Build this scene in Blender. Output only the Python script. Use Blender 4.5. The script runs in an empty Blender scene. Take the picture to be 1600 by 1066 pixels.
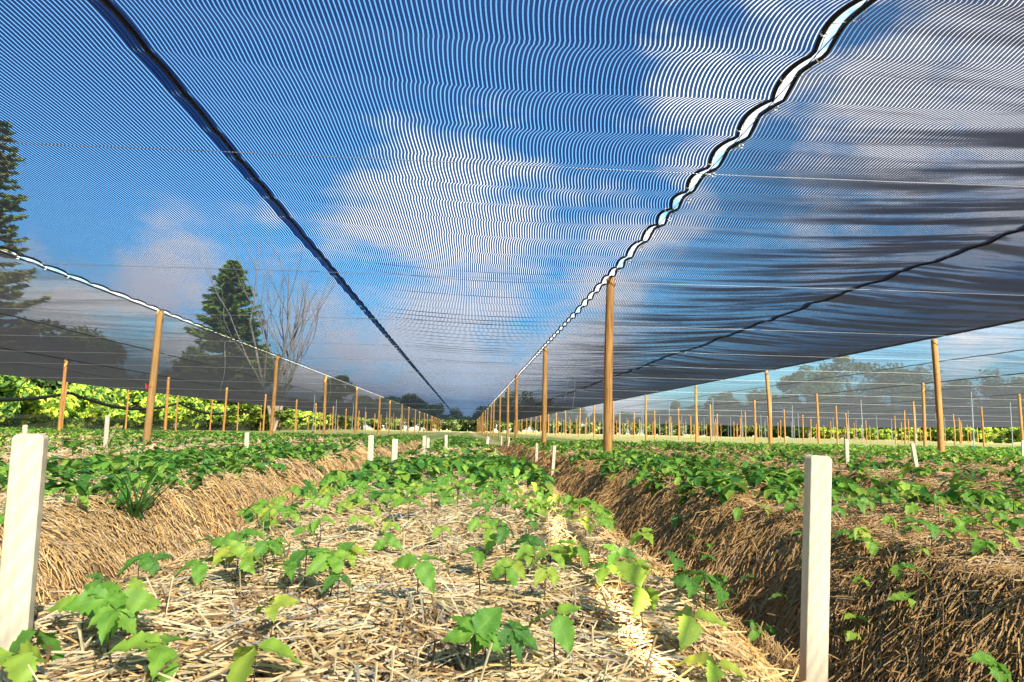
import bpy, math
import numpy as np
from mathutils import Matrix, Vector
R = math.radians
rng = np.random.default_rng(11)
S = bpy.context.scene
COL = S.collection

# ------------------------------------------------------------------ camera
CAM_Z = 0.33
cam = bpy.data.cameras.new("camera"); cam.lens = 24.0; cam.sensor_width = 36.0
cam.clip_start = 0.02; cam.clip_end = 3000
camo = bpy.data.objects.new("camera", cam); COL.objects.link(camo)
YAW, PITCH, ROLL = 3.55, 7.49, 1.1
MW = (Matrix.Translation((0, 0, CAM_Z)) @ Matrix.Rotation(R(-YAW), 4, 'Z')
      @ Matrix.Rotation(R(90 + PITCH), 4, 'X') @ Matrix.Rotation(R(ROLL), 4, 'Z'))
camo.matrix_world = MW
S.camera = camo
F = 24.0 / 36.0 * 1600
def unproj(u, v, z):
    """a point of the photograph -> ground position at height z"""
    d = MW.to_3x3() @ Vector(((u - 800) / F, (533 - v) / F, -1.0))
    t = (z - CAM_Z) / d.z
    return d.x * t, d.y * t

# ------------------------------------------------------------------ sky and sun
SUN_EL, SUN_AZ = 36.0, 27.0            # azimuth measured from straight behind (-y) towards +x
sdir = Vector((math.sin(R(SUN_AZ)) * math.cos(R(SUN_EL)), -math.cos(R(SUN_AZ)) * math.cos(R(SUN_EL)), math.sin(R(SUN_EL))))
W = bpy.data.worlds.new("World"); S.world = W; W.use_nodes = True
nt = W.node_tree; N = nt.nodes; L = nt.links; N.clear()
def node(nt_, typ, **kw):
    n = nt_.nodes.new(typ)
    for k, v in kw.items():
        setattr(n, k, v)
    return n
def mth(nt_, op, a, b=None, c=None, clamp=False):
    n = nt_.nodes.new('ShaderNodeMath'); n.operation = op; n.use_clamp = clamp
    for i, x in enumerate((a, b, c)):
        if x is None: continue
        if isinstance(x, (int, float)): n.inputs[i].default_value = x
        else: nt_.links.new(x, n.inputs[i])
    return n.outputs[0]
sky = node(nt, 'ShaderNodeTexSky', sky_type='NISHITA', sun_disc=False)
sky.sun_elevation = R(SUN_EL)
sky.sun_rotation = math.atan2(sdir.x, sdir.y)
sky.air_density = 1.0; sky.dust_density = 1.6; sky.ozone_density = 3.0
tint = node(nt, 'ShaderNodeMix', data_type='RGBA', blend_type='MULTIPLY'); tint.inputs[0].default_value = 1.0
L.new(sky.outputs[0], tint.inputs[6]); tint.inputs[7].default_value = (0.54, 0.96, 1.0, 1)
tc = node(nt, 'ShaderNodeTexCoord')
def az_el(u, v):
    d = (MW.to_3x3() @ Vector(((u - 800) / F, (533 - v) / F, -1.0))).normalized()
    return d
blobs = [(700, 335, 0.13, 1.0), (800, 350, 0.10, .8), (590, 330, .09, .7), (235, 440, .08, .9), (300, 450, .07, .7), (420, 330, .05, .4),
         (1110, 130, .11, .85), (1230, 60, .12, .8), (1420, 210, .15, 1.0), (1600, 150, .16, 1.0), (1560, 330, .14, .9), (1330, 330, .10, .7),
         (760, 530, .12, .8), (520, 530, .14, .85), (690, 590, .24, 1.0), (860, 580, .16, .9), (1000, 370, .08, .7), (1075, 290, .07, .75), (930, 450, .08, .7), (300, 560, .14, .7), (100, 470, .09, .8), (1500, 560, .10, .5)]
nz = node(nt, 'ShaderNodeTexNoise'); nz.inputs['Scale'].default_value = 7.0; nz.inputs['Detail'].default_value = 7.0; nz.inputs['Roughness'].default_value = .58
mp = node(nt, 'ShaderNodeMapping'); mp.inputs['Scale'].default_value = (1, 1, 2.2)
L.new(tc.outputs['Generated'], mp.inputs[0]); L.new(mp.outputs[0], nz.inputs[0])
acc = None
for (u, v, rad, w) in blobs:
    d = az_el(u, v)
    vm = node(nt, 'ShaderNodeVectorMath', operation='DISTANCE'); vm.inputs[1].default_value = d
    L.new(tc.outputs['Generated'], vm.inputs[0])
    q = mth(nt, 'SUBTRACT', 1.0, mth(nt, 'DIVIDE', vm.outputs['Value'], rad * 1.55), clamp=True)
    q = mth(nt, 'MULTIPLY', q, w)
    acc = q if acc is None else mth(nt, 'MAXIMUM', acc, q)
cl = mth(nt, 'MULTIPLY', mth(nt, 'ADD', mth(nt, 'MULTIPLY', mth(nt, 'SUBTRACT', nz.outputs[0], 0.52), 1.7), mth(nt, 'SUBTRACT', mth(nt, 'MULTIPLY', acc, 0.85), .20)), 2.5, clamp=True)
cl = mth(nt, 'MULTIPLY', cl, mth(nt, 'MULTIPLY', acc, 3.0, clamp=True))
cmix = node(nt, 'ShaderNodeMix', data_type='RGBA'); cmix.inputs[7].default_value = (5.2, 4.85, 4.6, 1)
L.new(mth(nt, 'MULTIPLY', cl, .9), cmix.inputs[0]); L.new(tint.outputs[2], cmix.inputs[6])
bg = node(nt, 'ShaderNodeBackground'); bg.inputs[1].default_value = 0.09
L.new(cmix.outputs[2], bg.inputs[0])
wo = node(nt, 'ShaderNodeOutputWorld'); L.new(bg.outputs[0], wo.inputs[0])

sun = bpy.data.lights.new("sun", 'SUN'); sun.energy = 5.0; sun.angle = R(0.5); sun.color = (1.0, 0.87, 0.68)
suno = bpy.data.objects.new("sun", sun); COL.objects.link(suno)
suno.rotation_euler = sdir.to_track_quat('Z', 'Y').to_euler()
S.view_settings.view_transform = 'Standard'; S.view_settings.look = 'None'
S.view_settings.exposure = 2.28; S.view_settings.gamma = 1.0
S.cycles.transparent_max_bounces = 32; S.cycles.max_bounces = 8

# ------------------------------------------------------------------ helpers
def tag(o, label, cat, group=None, kind=None):
    if label: o['label'] = label
    if cat: o['category'] = cat
    if group: o['group'] = group
    if kind: o['kind'] = kind
    return o
def mesh(name, V, Fc, mat=None, smooth=True, col=None, uv=None):
    V = np.asarray(V, dtype=np.float32); Fc = np.asarray(Fc, dtype=np.int32)
    m = bpy.data.meshes.new(name); k = Fc.shape[1]
    m.vertices.add(len(V)); m.vertices.foreach_set('co', V.ravel())
    m.loops.add(Fc.size); m.loops.foreach_set('vertex_index', Fc.ravel())
    m.polygons.add(len(Fc)); m.polygons.foreach_set('loop_start', np.arange(0, Fc.size, k, dtype=np.int32))
    m.polygons.foreach_set('use_smooth', np.full(len(Fc), smooth))
    m.update(calc_edges=True)
    if col is not None:
        a = m.attributes.new('col', 'FLOAT_COLOR', 'POINT')
        c = np.ones((len(V), 4), np.float32); c[:, :3] = col; a.data.foreach_set('color', c.ravel())
    if uv is not None:
        l = m.uv_layers.new(name='uv'); l.data.foreach_set('uv', np.asarray(uv, np.float32)[Fc.ravel()].ravel())
    if mat: m.materials.append(mat)
    return m
def obj(name, m, parent=None, loc=None):
    o = bpy.data.objects.new(name, m); COL.objects.link(o)
    if parent: o.parent = parent
    if loc is not None: o.location = loc
    return o
def empty(name, loc):
    o = bpy.data.objects.new(name, None); COL.objects.link(o); o.location = loc; o.empty_display_size = .1
    return o
def grid_faces(nr, nc, close=False):
    i = np.arange(nr - 1)[:, None]; j = np.arange(nc if close else nc - 1)[None, :]
    jn = (j + 1) % nc
    return np.stack([(i * nc + j).ravel(), (i * nc + jn).ravel(), ((i + 1) * nc + jn).ravel(), ((i + 1) * nc + j).ravel()], 1)
def tube_arrays(P, r, n=6):
    """tube round a polyline"""
    P = np.asarray(P, float); r = np.broadcast_to(np.asarray(r, float), (len(P),))
    T = np.gradient(P, axis=0); T /= np.linalg.norm(T, axis=1)[:, None] + 1e-12
    ref = np.where(np.abs(T[:, 2:3]) > .9, np.array([[1., 0, 0]]), np.array([[0, 0, 1.]]))
    A = np.cross(T, ref); A /= np.linalg.norm(A, axis=1)[:, None] + 1e-12
    B = np.cross(A, T)
    th = np.linspace(0, 2 * np.pi, n, endpoint=False)
    V = P[:, None] + r[:, None, None] * (A[:, None] * np.cos(th)[None, :, None] + B[:, None] * np.sin(th)[None, :, None])
    return V.reshape(-1, 3), grid_faces(len(P), n, True)
class MB:
    def __init__(s): s.V = []; s.F = []; s.C = []; s.n = 0
    def add(s, V, Fc, c=None):
        V = np.asarray(V, float); Fc = np.asarray(Fc)
        s.V.append(V); s.F.append(Fc + s.n); s.n += len(V)
        s.C.append(np.broadcast_to(np.asarray(c if c is not None else (1, 1, 1), float), (len(V), 3)))
    def tube(s, P, r, n=6, c=None): s.add(*tube_arrays(P, r, n), c)
    def build(s, name, mat, smooth=True, parent=None, loc=None):
        return obj(name, mesh(name, np.concatenate(s.V), np.concatenate(s.F), mat, smooth, np.concatenate(s.C)), parent, loc)
_tab = rng.random((256, 256))
def vnoise(x, y):
    x = np.asarray(x, float); y = np.asarray(y, float)
    xi = np.floor(x).astype(int); yi = np.floor(y).astype(int)
    fx = x - xi; fy = y - yi; fx = fx * fx * (3 - 2 * fx); fy = fy * fy * (3 - 2 * fy)
    g = lambda a, b: _tab[a % 256, b % 256]
    return (g(xi, yi) * (1 - fx) + g(xi + 1, yi) * fx) * (1 - fy) + (g(xi, yi + 1) * (1 - fx) + g(xi + 1, yi + 1) * fx) * fy
def fnoise(x, y, o=3):
    s = 0; a = .5
    for k in range(o):
        s = s + a * (vnoise(x * 2 ** k + 17 * k, y * 2 ** k + 31 * k) - .5); a *= .5
    return s
def sstep(a, b, x):
    t = np.clip((x - a) / (b - a), 0, 1); return t * t * (3 - 2 * t)

# ------------------------------------------------------------------ materials
def newmat(name):
    m = bpy.data.materials.new(name); m.use_nodes = True; m.node_tree.nodes.clear(); return m, m.node_tree
def finish(nt_, sh):
    o = nt_.nodes.new('ShaderNodeOutputMaterial'); nt_.links.new(sh, o.inputs[0])
def princ(nt_, rough=.7, spec=.3):
    p = nt_.nodes.new('ShaderNodeBsdfPrincipled'); p.inputs['Roughness'].default_value = rough
    p.inputs['Specular IOR Level'].default_value = spec; return p
def ramp(nt_, fac, stops):
    r = nt_.nodes.new('ShaderNodeValToRGB'); e = r.color_ramp.elements
    while len(e) < len(stops): e.new(.5)
    for k, (p, c) in enumerate(stops): e[k].position = p; e[k].color = (*c, 1)
    nt_.links.new(fac, r.inputs[0]); return r.outputs[0]
def noise(nt_, scale, detail=4, vec=None, rough=.55):
    n = nt_.nodes.new('ShaderNodeTexNoise'); n.inputs['Scale'].default_value = scale; n.inputs['Detail'].default_value = detail
    n.inputs['Roughness'].default_value = rough
    if vec is not None: nt_.links.new(vec, n.inputs[0])
    return n.outputs[0]
def mapping(nt_, scale, kind='Object', rot=(0, 0, 0)):
    t = nt_.nodes.new('ShaderNodeTexCoord'); m = nt_.nodes.new('ShaderNodeMapping')
    m.inputs['Scale'].default_value = scale; m.inputs['Rotation'].default_value = rot
    nt_.links.new(t.outputs[kind], m.inputs[0]); return m.outputs[0]
def mixc(nt_, fac, a, b, bt='MIX'):
    n = nt_.nodes.new('ShaderNodeMix'); n.data_type = 'RGBA'; n.blend_type = bt
    for i, x in ((0, fac), (6, a), (7, b)):
        if isinstance(x, (int, float)): n.inputs[i].default_value = x
        elif isinstance(x, tuple): n.inputs[i].default_value = (*x, 1)
        else: nt_.links.new(x, n.inputs[i])
    return n.outputs[2]
def bump(nt_, h, p, strength=.5, dist=.01):
    b = nt_.nodes.new('ShaderNodeBump'); b.inputs['Strength'].default_value = strength; b.inputs['Distance'].default_value = dist
    nt_.links.new(h, b.inputs['Height']); nt_.links.new(b.outputs[0], p.inputs['Normal'])
def attr_mat(name, rough=.7, spec=.25, transl=0.0, vary=None):
    m, t = newmat(name)
    a = t.nodes.new('ShaderNodeAttribute'); a.attribute_name = 'col'
    c = a.outputs['Color']
    if vary: c = mixc(t, 1.0, c, ramp(t, noise(t, vary, 3), [(.3, (.65, .65, .65)), (.7, (1.2, 1.2, 1.2))]), 'MULTIPLY')
    p = princ(t, rough, spec); t.links.new(c, p.inputs['Base Color'])
    sh = p.outputs[0]
    if transl:
        tr = t.nodes.new('ShaderNodeBsdfTranslucent'); t.links.new(c, tr.inputs[0])
        mx = t.nodes.new('ShaderNodeMixShader'); mx.inputs[0].default_value = transl
        t.links.new(sh, mx.inputs[1]); t.links.new(tr.outputs[0], mx.inputs[2]); sh = mx.outputs[0]
    finish(t, sh); return m
M_straw = attr_mat('straw', .55, .3, 0.12)
M_fol = attr_mat('leaf_cover', .5, .35, .32)
M_tree = attr_mat('tree_foliage', .6, .2, .3)
M_bark = attr_mat('bark', .85, .1, 0, vary=9.0)

def wood_post():
    m, t = newmat('post_wood')
    v = mapping(t, (30, 30, 1.6)); n1 = noise(t, 2.0, 5, v)
    v2 = mapping(t, (3, 3, 1.2)); n2 = noise(t, 1.5, 3, v2)
    oi = t.nodes.new('ShaderNodeObjectInfo')
    c = ramp(t, n1, [(.3, (.16, .065, .017)), (.5, (.40, .185, .05)), (.75, (.56, .29, .085))])
    c = mixc(t, mth(t, 'MULTIPLY', n2, .35), c, (.26, .13, .05))
    c = mixc(t, mth(t, 'MULTIPLY', oi.outputs['Random'], .3), c, (.46, .28, .11))
    p = princ(t, .75, .2); t.links.new(c, p.inputs['Base Color']); 
    kn = noise(t, 1.0, 2, mapping(t, (9, 9, 4.5))); c = mixc(t, ramp(t, kn, [(.68, (0, 0, 0)), (.74, (.7, .7, .7))]), c, (.12, .05, .018))
    ck = noise(t, 1.0, 3, mapping(t, (55, 55, .9))); c = mixc(t, ramp(t, ck, [(.66, (0, 0, 0)), (.70, (.8, .8, .8))]), c, (.09, .045, .02))
    t.links.new(c, p.inputs['Base Color']); bump(t, n1, p, .6, .006); finish(t, p.outputs[0]); return m
M_post = wood_post()
def stake_wood():
    m, t = newmat('stake_wood')
    v = mapping(t, (90, 90, 3.0)); n1 = noise(t, 1.0, 5, v); n2 = noise(t, 14.0, 3, mapping(t, (1, 1, .5))); n3 = noise(t, 160, 2, mapping(t, (1, 1, .6)))
    c = ramp(t, n1, [(.3, (.54, .40, .255)), (.6, (.69, .54, .37))])
    c = mixc(t, mth(t, 'MULTIPLY', n2, .3), c, (.74, .61, .44))
    c = mixc(t, ramp(t, n3, [(.70, (0, 0, 0)), (.76, (.55, .55, .55))]), c, (.34, .25, .16))
    gm = t.nodes.new('ShaderNodeTexCoord'); sx = t.nodes.new('ShaderNodeSeparateXYZ'); t.links.new(gm.outputs['Object'], sx.inputs[0])
    soil = mth(t, 'SUBTRACT', 1.0, mth(t, 'DIVIDE', sx.outputs[2], mth(t, 'ADD', mth(t, 'MULTIPLY', n2, .12), .02)), clamp=True)
    c = mixc(t, mth(t, 'MULTIPLY', soil, .55), c, (.30, .23, .15))
    p = princ(t, .65, .25); t.links.new(c, p.inputs['Base Color']); bump(t, n1, p, .35, .0015); finish(t, p.outputs[0]); return m
M_stake = stake_wood()
def plain(name, c, rough=.6, metal=0, spec=.3, nscale=40):
    m, t = newmat(name); n = noise(t, nscale, 4, mapping(t, (1, 1, 1)))
    cc = ramp(t, n, [(.3, tuple(x * .7 for x in c)), (.7, tuple(min(1, x * 1.2) for x in c))])
    p = princ(t, rough, spec); p.inputs['Metallic'].default_value = metal; t.links.new(cc, p.inputs['Base Color']); finish(t, p.outputs[0]); return m
M_hem = plain('black_hem', (.012, .012, .016), .7)
M_wire = plain('steel_wire', (.35, .34, .33), .45, .8)
M_wiredark = plain('dark_wire', (.05, .05, .05), .5, .6)
M_cord = plain('white_cord', (.75, .75, .72), .7)
M_galv = plain('galvanised_steel', (.42, .44, .47), .45, .7)
M_red = plain('red_plastic', (.55, .04, .03), .4)
M_curt = plain('black_cloth', (.010, .012, .010), .85)

def net_mat(name, gap, tape, kslant, streak, diff, period=.0226):
    """knitted shade cloth: opaque tapes with open slots between; the tapes' own thickness closes the slots when looked at across them"""
    m, t = newmat(name)
    uvn = t.nodes.new('ShaderNodeUVMap'); uvn.uv_map = 'uv'
    sp = t.nodes.new('ShaderNodeSeparateXYZ'); t.links.new(uvn.outputs[0], sp.inputs[0])
    u, v = sp.outputs[0], sp.outputs[1]
    g = t.nodes.new('ShaderNodeNewGeometry')
    si = t.nodes.new('ShaderNodeSeparateXYZ'); t.links.new(g.outputs['Incoming'], si.inputs[0])
    slant = mth(t, 'MINIMUM', mth(t, 'DIVIDE', mth(t, 'ABSOLUTE', si.outputs[0]), mth(t, 'MAXIMUM', mth(t, 'ABSOLUTE', si.outputs[2]), .02)), 25.0)
    fr = mth(t, 'FRACT', mth(t, 'DIVIDE', u, period))
    tri = mth(t, 'ABSOLUTE', mth(t, 'SUBTRACT', fr, .5))                      # 0 at slot centre
    # fabric gathered into crosswise folds: narrower slots there
    cv = t.nodes.new('ShaderNodeCombineXYZ'); t.links.new(mth(t, 'MULTIPLY', u, .28), cv.inputs[0]); t.links.new(mth(t, 'MULTIPLY', v, 3.2), cv.inputs[1])
    nf = noise(t, 1.0, 5, cv.outputs[0], .65)
    fold = mth(t, 'MULTIPLY', mth(t, 'SUBTRACT', nf, .46), 7.0, clamp=True)
    cv2 = t.nodes.new('ShaderNodeCombineXYZ'); t.links.new(mth(t, 'MULTIPLY', u, .5), cv2.inputs[0]); t.links.new(mth(t, 'MULTIPLY', v, .22), cv2.inputs[1])
    n2 = noise(t, 1.0, 2, cv2.outputs[0])
    obl = mth(t, 'ADD', .25, mth(t, 'MULTIPLY', mth(t, 'SUBTRACT', slant, 1.3), .6), clamp=True)      # folds cover more when looked at obliquely
    thick = mth(t, 'MULTIPLY', mth(t, 'MULTIPLY', fold, streak), obl)
    gw = mth(t, 'SUBTRACT', gap * .5, mth(t, 'ADD', mth(t, 'MULTIPLY', mth(t, 'SUBTRACT', slant, .9), kslant * .035), mth(t, 'MULTIPLY', thick, gap * .35)))
    gw = mth(t, 'MAXIMUM', gw, 0.0)
    slot = mth(t, 'MULTIPLY', mth(t, 'SUBTRACT', mth(t, 'ADD', gw, .02), tri), 25.0, clamp=True)
    iz = mth(t, 'DIVIDE', 1.0, mth(t, 'MAXIMUM', mth(t, 'ABSOLUTE', si.outputs[2]), .01))
    slot = mth(t, 'MULTIPLY', slot, mth(t, 'SUBTRACT', 1.0, mth(t, 'MINIMUM', mth(t, 'MULTIPLY', iz, .034), .85)))
    # knitting ties across the slots
    tie = mth(t, 'GREATER_THAN', mth(t, 'FRACT', mth(t, 'MULTIPLY', v, 34.0)), .93)
    slot = mth(t, 'MULTIPLY', slot, mth(t, 'SUBTRACT', 1.0, mth(t, 'MULTIPLY', tie, .35)))
    expo = mth(t, 'ADD', 1.0, mth(t, 'ADD', mth(t, 'MULTIPLY', slant, kslant * .22), mth(t, 'MULTIPLY', thick, 1.1)))
    expo = mth(t, 'MULTIPLY', expo, mth(t, 'ADD', .75, mth(t, 'MULTIPLY', n2, .5)))
    cc = t.nodes.new('ShaderNodeCombineColor')
    for i in range(3): t.links.new(mth(t, 'POWER', tape[i], expo), cc.inputs[i])
    tr = t.nodes.new('ShaderNodeBsdfTransparent'); t.links.new(cc.outputs[0], tr.inputs[0])
    df = t.nodes.new('ShaderNodeBsdfDiffuse'); df.inputs[0].default_value = (*diff, 1)
    tl = t.nodes.new('ShaderNodeBsdfTranslucent'); tl.inputs[0].default_value = (diff[0] * .6, diff[1] * .65, diff[2] * .8, 1)
    a1 = t.nodes.new('ShaderNodeAddShader'); t.links.new(tr.outputs[0], a1.inputs[0]); t.links.new(df.outputs[0], a1.inputs[1])
    a2 = t.nodes.new('ShaderNodeAddShader'); t.links.new(a1.outputs[0], a2.inputs[0]); t.links.new(tl.outputs[0], a2.inputs[1])
    op = t.nodes.new('ShaderNodeBsdfTransparent')
    mx = t.nodes.new('ShaderNodeMixShader'); t.links.new(slot, mx.inputs[0]); t.links.new(a2.outputs[0], mx.inputs[1]); t.links.new(op.outputs[0], mx.inputs[2])
    finish(t, mx.outputs[0]); return m
M_net = net_mat('shade_cloth', .27, (.010, .058, .140), .55, .0, (.009, .010, .012))
M_netd = net_mat('dense_shade_cloth', .21, (.115, .145, .20), 1.0, 2.3, (.013, .0125, .012))
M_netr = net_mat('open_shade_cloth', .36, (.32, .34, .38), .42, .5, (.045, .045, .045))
M_netl = net_mat('left_shade_cloth', .30, (.15, .165, .19), .85, .35, (.022, .021, .020))

# ------------------------------------------------------------------ ground
PER, BC, BT, DEP = 1.86, -0.115, 0.60, 0.30
def bedmask(x, y):
    yend = 20.5 + 5.0 * sstep(3, -3, x) + 1.2 * fnoise(x * .5, y * .05)
    return sstep(yend + 1.0, yend - 1.0, y) * sstep(-16.8, -16.3, x) * sstep(26.5, 25.5, x)
def H(x, y):
    x = np.asarray(x, float); y = np.asarray(y, float)
    xw = x + .05 * fnoise(x * .3 + 9, y * .9)
    d = np.abs((xw - BC + PER / 2) % PER - PER / 2)
    prof = -DEP * sstep(.49, .93, d) - .035 * (d / .6) ** 2 * (d < .9) + .03
    lump = (.05 + .13 * np.exp(-((d - .68) / .2) ** 2)) * fnoise(x * 2.1, y * 2.1, 3) + (.03 + .05 * np.exp(-((d - .68) / .2) ** 2)) * fnoise(x * 7, y * 7, 2)
    far = -.10 - .05 * np.cos((x - BC) * 2 * np.pi / PER) * 0 + .02 * fnoise(x, y)
    m = bedmask(x, y)
    return (prof + lump) * m + far * (1 - m)
def axis(parts):
    return np.unique(np.concatenate([np.arange(a, b, s) for a, b, s in parts] + [[parts[-1][1]]]).round(4))
gx = axis([(-900, -60, 60), (-60, -18, 3), (-18, -5.5, .12), (-5.5, -2.5, .06), (-2.5, 2.8, .03), (2.8, 6, .06), (6, 14, .12), (14, 27, .2), (27, 60, 3), (60, 900, 60)])
gy = axis([(-60, -3, 3), (-3, .5, .15), (.5, 4, .035), (4, 9, .08), (9, 27, .2), (27, 140, 3), (140, 1500, 80)])
X, Y = np.meshgrid(gx, gy)
def ground_mat():
    m, t = newmat('straw_ground')
    g = t.nodes.new('ShaderNodeNewGeometry'); s = t.nodes.new('ShaderNodeSeparateXYZ'); t.links.new(g.outputs['Position'], s.inputs[0])
    a = t.nodes.new('ShaderNodeAttribute'); a.attribute_name = 'col'
    sa = t.nodes.new('ShaderNodeSeparateColor'); t.links.new(a.outputs['Color'], sa.inputs[0])
    n1 = noise(t, 60, 5, mapping(t, (1, .35, 1))); n2 = noise(t, 1.3, 4); n3 = noise(t, 9, 4)
    straw = ramp(t, n1, [(.3, (.10, .055, .022)), (.5, (.28, .17, .075)), (.72, (.50, .36, .19))])
    straw = mixc(t, ramp(t, n3, [(.45, (0, 0, 0)), (.7, (.5, .5, .5))]), straw, (.16, .085, .035))
    band = mth(t, 'COSINE', mth(t, 'MULTIPLY', mth(t, 'ADD', s.outputs[0], -BC), 2 * math.pi / PER))
    fg = mth(t, 'ADD', mth(t, 'MULTIPLY', band, .22), mth(t, 'ADD', mth(t, 'MULTIPLY', n2, .7), mth(t, 'MULTIPLY', n3, .5)))
    n4 = noise(t, 35, 4)
    grass = ramp(t, n4, [(.3, (.12, .16, .035)), (.7, (.28, .30, .075))])
    dry = ramp(t, n4, [(.3, (.30, .22, .10)), (.7, (.50, .40, .20))])
    field = mixc(t, ramp(t, fg, [(.36, (0, 0, 0)), (.66, (1, 1, 1))]), dry, grass)
    c = mixc(t, sa.outputs[0], field, straw)
    p = princ(t, .9, .1); t.links.new(c, p.inputs['Base Color']); bump(t, n1, p, .7, .012); finish(t, p.outputs[0]); return m
V = np.stack([X, Y, H(X, Y)], -1).reshape(-1, 3)
bm_ = bedmask(X, Y).reshape(-1, 1)
g = obj('ground', mesh('ground', V, grid_faces(len(gy), len(gx)), ground_mat(), True, np.repeat(bm_, 3, 1)))
tag(g, 'straw covered raised beds and trenches running away to pale grass', 'ground', kind='structure')

# ------------------------------------------------------------------ straw
def hgrad(x, y, e=.02):
    return (H(x + e, y) - H(x - e, y)) / (2 * e), (H(x, y + e) - H(x, y - e)) / (2 * e)
def straw_batch(n, x0, x1, y0, y1, lmin, lmax, w, zmax, keep=None):
    x = rng.uniform(x0, x1, n); y = rng.uniform(y0, y1, n)
    if keep is not None:
        k = keep(x, y); x, y = x[k], y[k]
    n = len(x)
    sx, sy = hgrad(x, y)
    ang = rng.uniform(0, np.pi * 2, n)
    steep = np.clip(np.abs(sx) * 1.6, 0, 1)
    side = np.sign(-sx)                                    # downhill in x
    hang = np.arctan2(rng.normal(-.42, .55, n) + 2.2 * (vnoise(x * 4 + 60, y * 4) - .5), side)       # hanging down the slope, trailing towards the viewer
    tilt_dir = np.where(rng.random(n) < steep * (.15 + .70 * vnoise(x * 3 + 20, y * 3)), hang, ang)
    clump = vnoise(x * 5 + 3, y * 5) * 6.28
    tilt_dir = np.where((steep < .3) & (rng.random(n) < .55), clump * .7 + rng.normal(0, .5, n), tilt_dir)
    ln = rng.uniform(lmin, lmax, n) * rng.uniform(.35, 1.05, n)
    dx, dy = np.cos(tilt_dir), np.sin(tilt_dir)
    dz = sx * dx + sy * dy + rng.normal(0, .16 + .12 * steep, n) + (rng.random(n) < .03) * rng.uniform(.4, 1.5, n)
    D = np.stack([dx, dy, dz], 1); D /= np.linalg.norm(D, axis=1)[:, None]
    Nn = np.stack([-sx, -sy, np.ones(n)], 1); Nn /= np.linalg.norm(Nn, axis=1)[:, None]
    Bn = np.cross(D, Nn); Bn /= np.linalg.norm(Bn, axis=1)[:, None]
    Nn = np.cross(Bn, D)
    z = H(x, y) + rng.uniform(.0, 1, n) ** 1.4 * zmax
    c = np.stack([x, y, z], 1)
    bend = rng.normal(0, .07, n) * ln; bendn = rng.normal(.0, .05, n) * ln
    ww = w * rng.uniform(.55, 1.35, n)
    st = []
    for tt, off in ((-.5, 0), (0, 1), (.5, 0)):
        ctr = c + D * (ln * tt)[:, None] + Bn * (bend * off)[:, None] + Nn * (bendn * off)[:, None]
        for a in (90, 210, 330):
            st.append(ctr + Bn * (ww * math.cos(R(a)))[:, None] + Nn * (ww * .7 * math.sin(R(a)))[:, None])
    V = np.stack(st, 1).reshape(-1, 3)
    f = np.array([(s * 3 + a, s * 3 + (a + 1) % 3, s * 3 + 3 + (a + 1) % 3, s * 3 + 3 + a) for s in (0, 1) for a in range(3)])
    Fc = (np.arange(n)[:, None, None] * 9 + f[None]).reshape(-1, 4)
    q = rng.random(n)[:, None]
    pale = np.array([.72, .54, .29]); tan_ = np.array([.58, .36, .14]); brown = np.array([.22, .12, .05]); grey = np.array([.42, .36, .28])
    C = np.where(q < .45, pale, np.where(q < .75, tan_, np.where(q < .9, brown, grey))) * rng.uniform(.75, 1.15, (n, 1))
    old_shade = sstep(.62, 1.1, x)[:, None] * .75                # older, weathered straw on the right-hand beds, plus furrow shade put into its colour
    C = C * (1 - old_shade) + old_shade * C * np.array([.80, .62, .46])
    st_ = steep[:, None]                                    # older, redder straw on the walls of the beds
    C = C * (1 - .6 * st_) + .6 * st_ * (1 - .5 * old_shade) * (np.array([.62, .32, .085]) * rng.uniform(.35, 1.45, (n, 1)) * np.repeat((.65 + .7 * vnoise(x * 2.3 + 70, y * 2.3))[:, None], 1, 1))  # right-hand walls go darker still, shade painted into the straw
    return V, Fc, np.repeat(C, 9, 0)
sb = MB()
fov = lambda x, y: (x > -.80 * (y + .25) - .15) & (x < .92 * (y + .25) + .15)
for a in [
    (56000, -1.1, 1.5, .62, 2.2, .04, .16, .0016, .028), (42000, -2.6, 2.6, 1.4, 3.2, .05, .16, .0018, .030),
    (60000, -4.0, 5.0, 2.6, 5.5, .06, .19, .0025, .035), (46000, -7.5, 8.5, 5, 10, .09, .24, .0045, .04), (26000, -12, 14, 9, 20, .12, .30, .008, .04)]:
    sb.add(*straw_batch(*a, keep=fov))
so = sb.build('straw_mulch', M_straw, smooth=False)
tag(so, 'loose pale straw spread thickly over raised beds and their sloping sides', 'straw', kind='stuff')

# ------------------------------------------------------------------ seedlings
def leaflet(Lh, Wd, droop, fold, nl=9, serr=.10, seed=0):
    r = np.random.default_rng(seed)
    t = np.linspace(0, 1, nl); s = np.array([-1, -.5, 0, .5, 1.])
    w = np.sin(np.pi * t ** .72) * (1 - .30 * t) * Wd * .56
    w[0] = .02 * Wd; w[-1] = .02 * Wd
    ser = 1 + serr * np.where(np.arange(nl) % 2 == 0, 1, -1) * r.uniform(.6, 1.3, nl)
    T, Sg = np.meshgrid(t, s, indexing='ij')
    ws = w[:, None] * np.where(np.abs(Sg) > .9, ser[:, None], 1)
    x = ws * Sg
    z = fold * np.abs(Sg) * w[:, None] - droop * Lh * T ** 2 + .05 * Wd * np.sin(T * 19 + r.random() * 6) * np.abs(Sg)
    y = T * Lh * (1 - .25 * droop * T) + .03 * Lh * np.abs(Sg)
    return np.stack([x, y, z], -1).reshape(-1, 3), grid_faces(nl, 5), np.stack([Sg * .5 + .5, T], -1).reshape(-1, 2)
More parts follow.
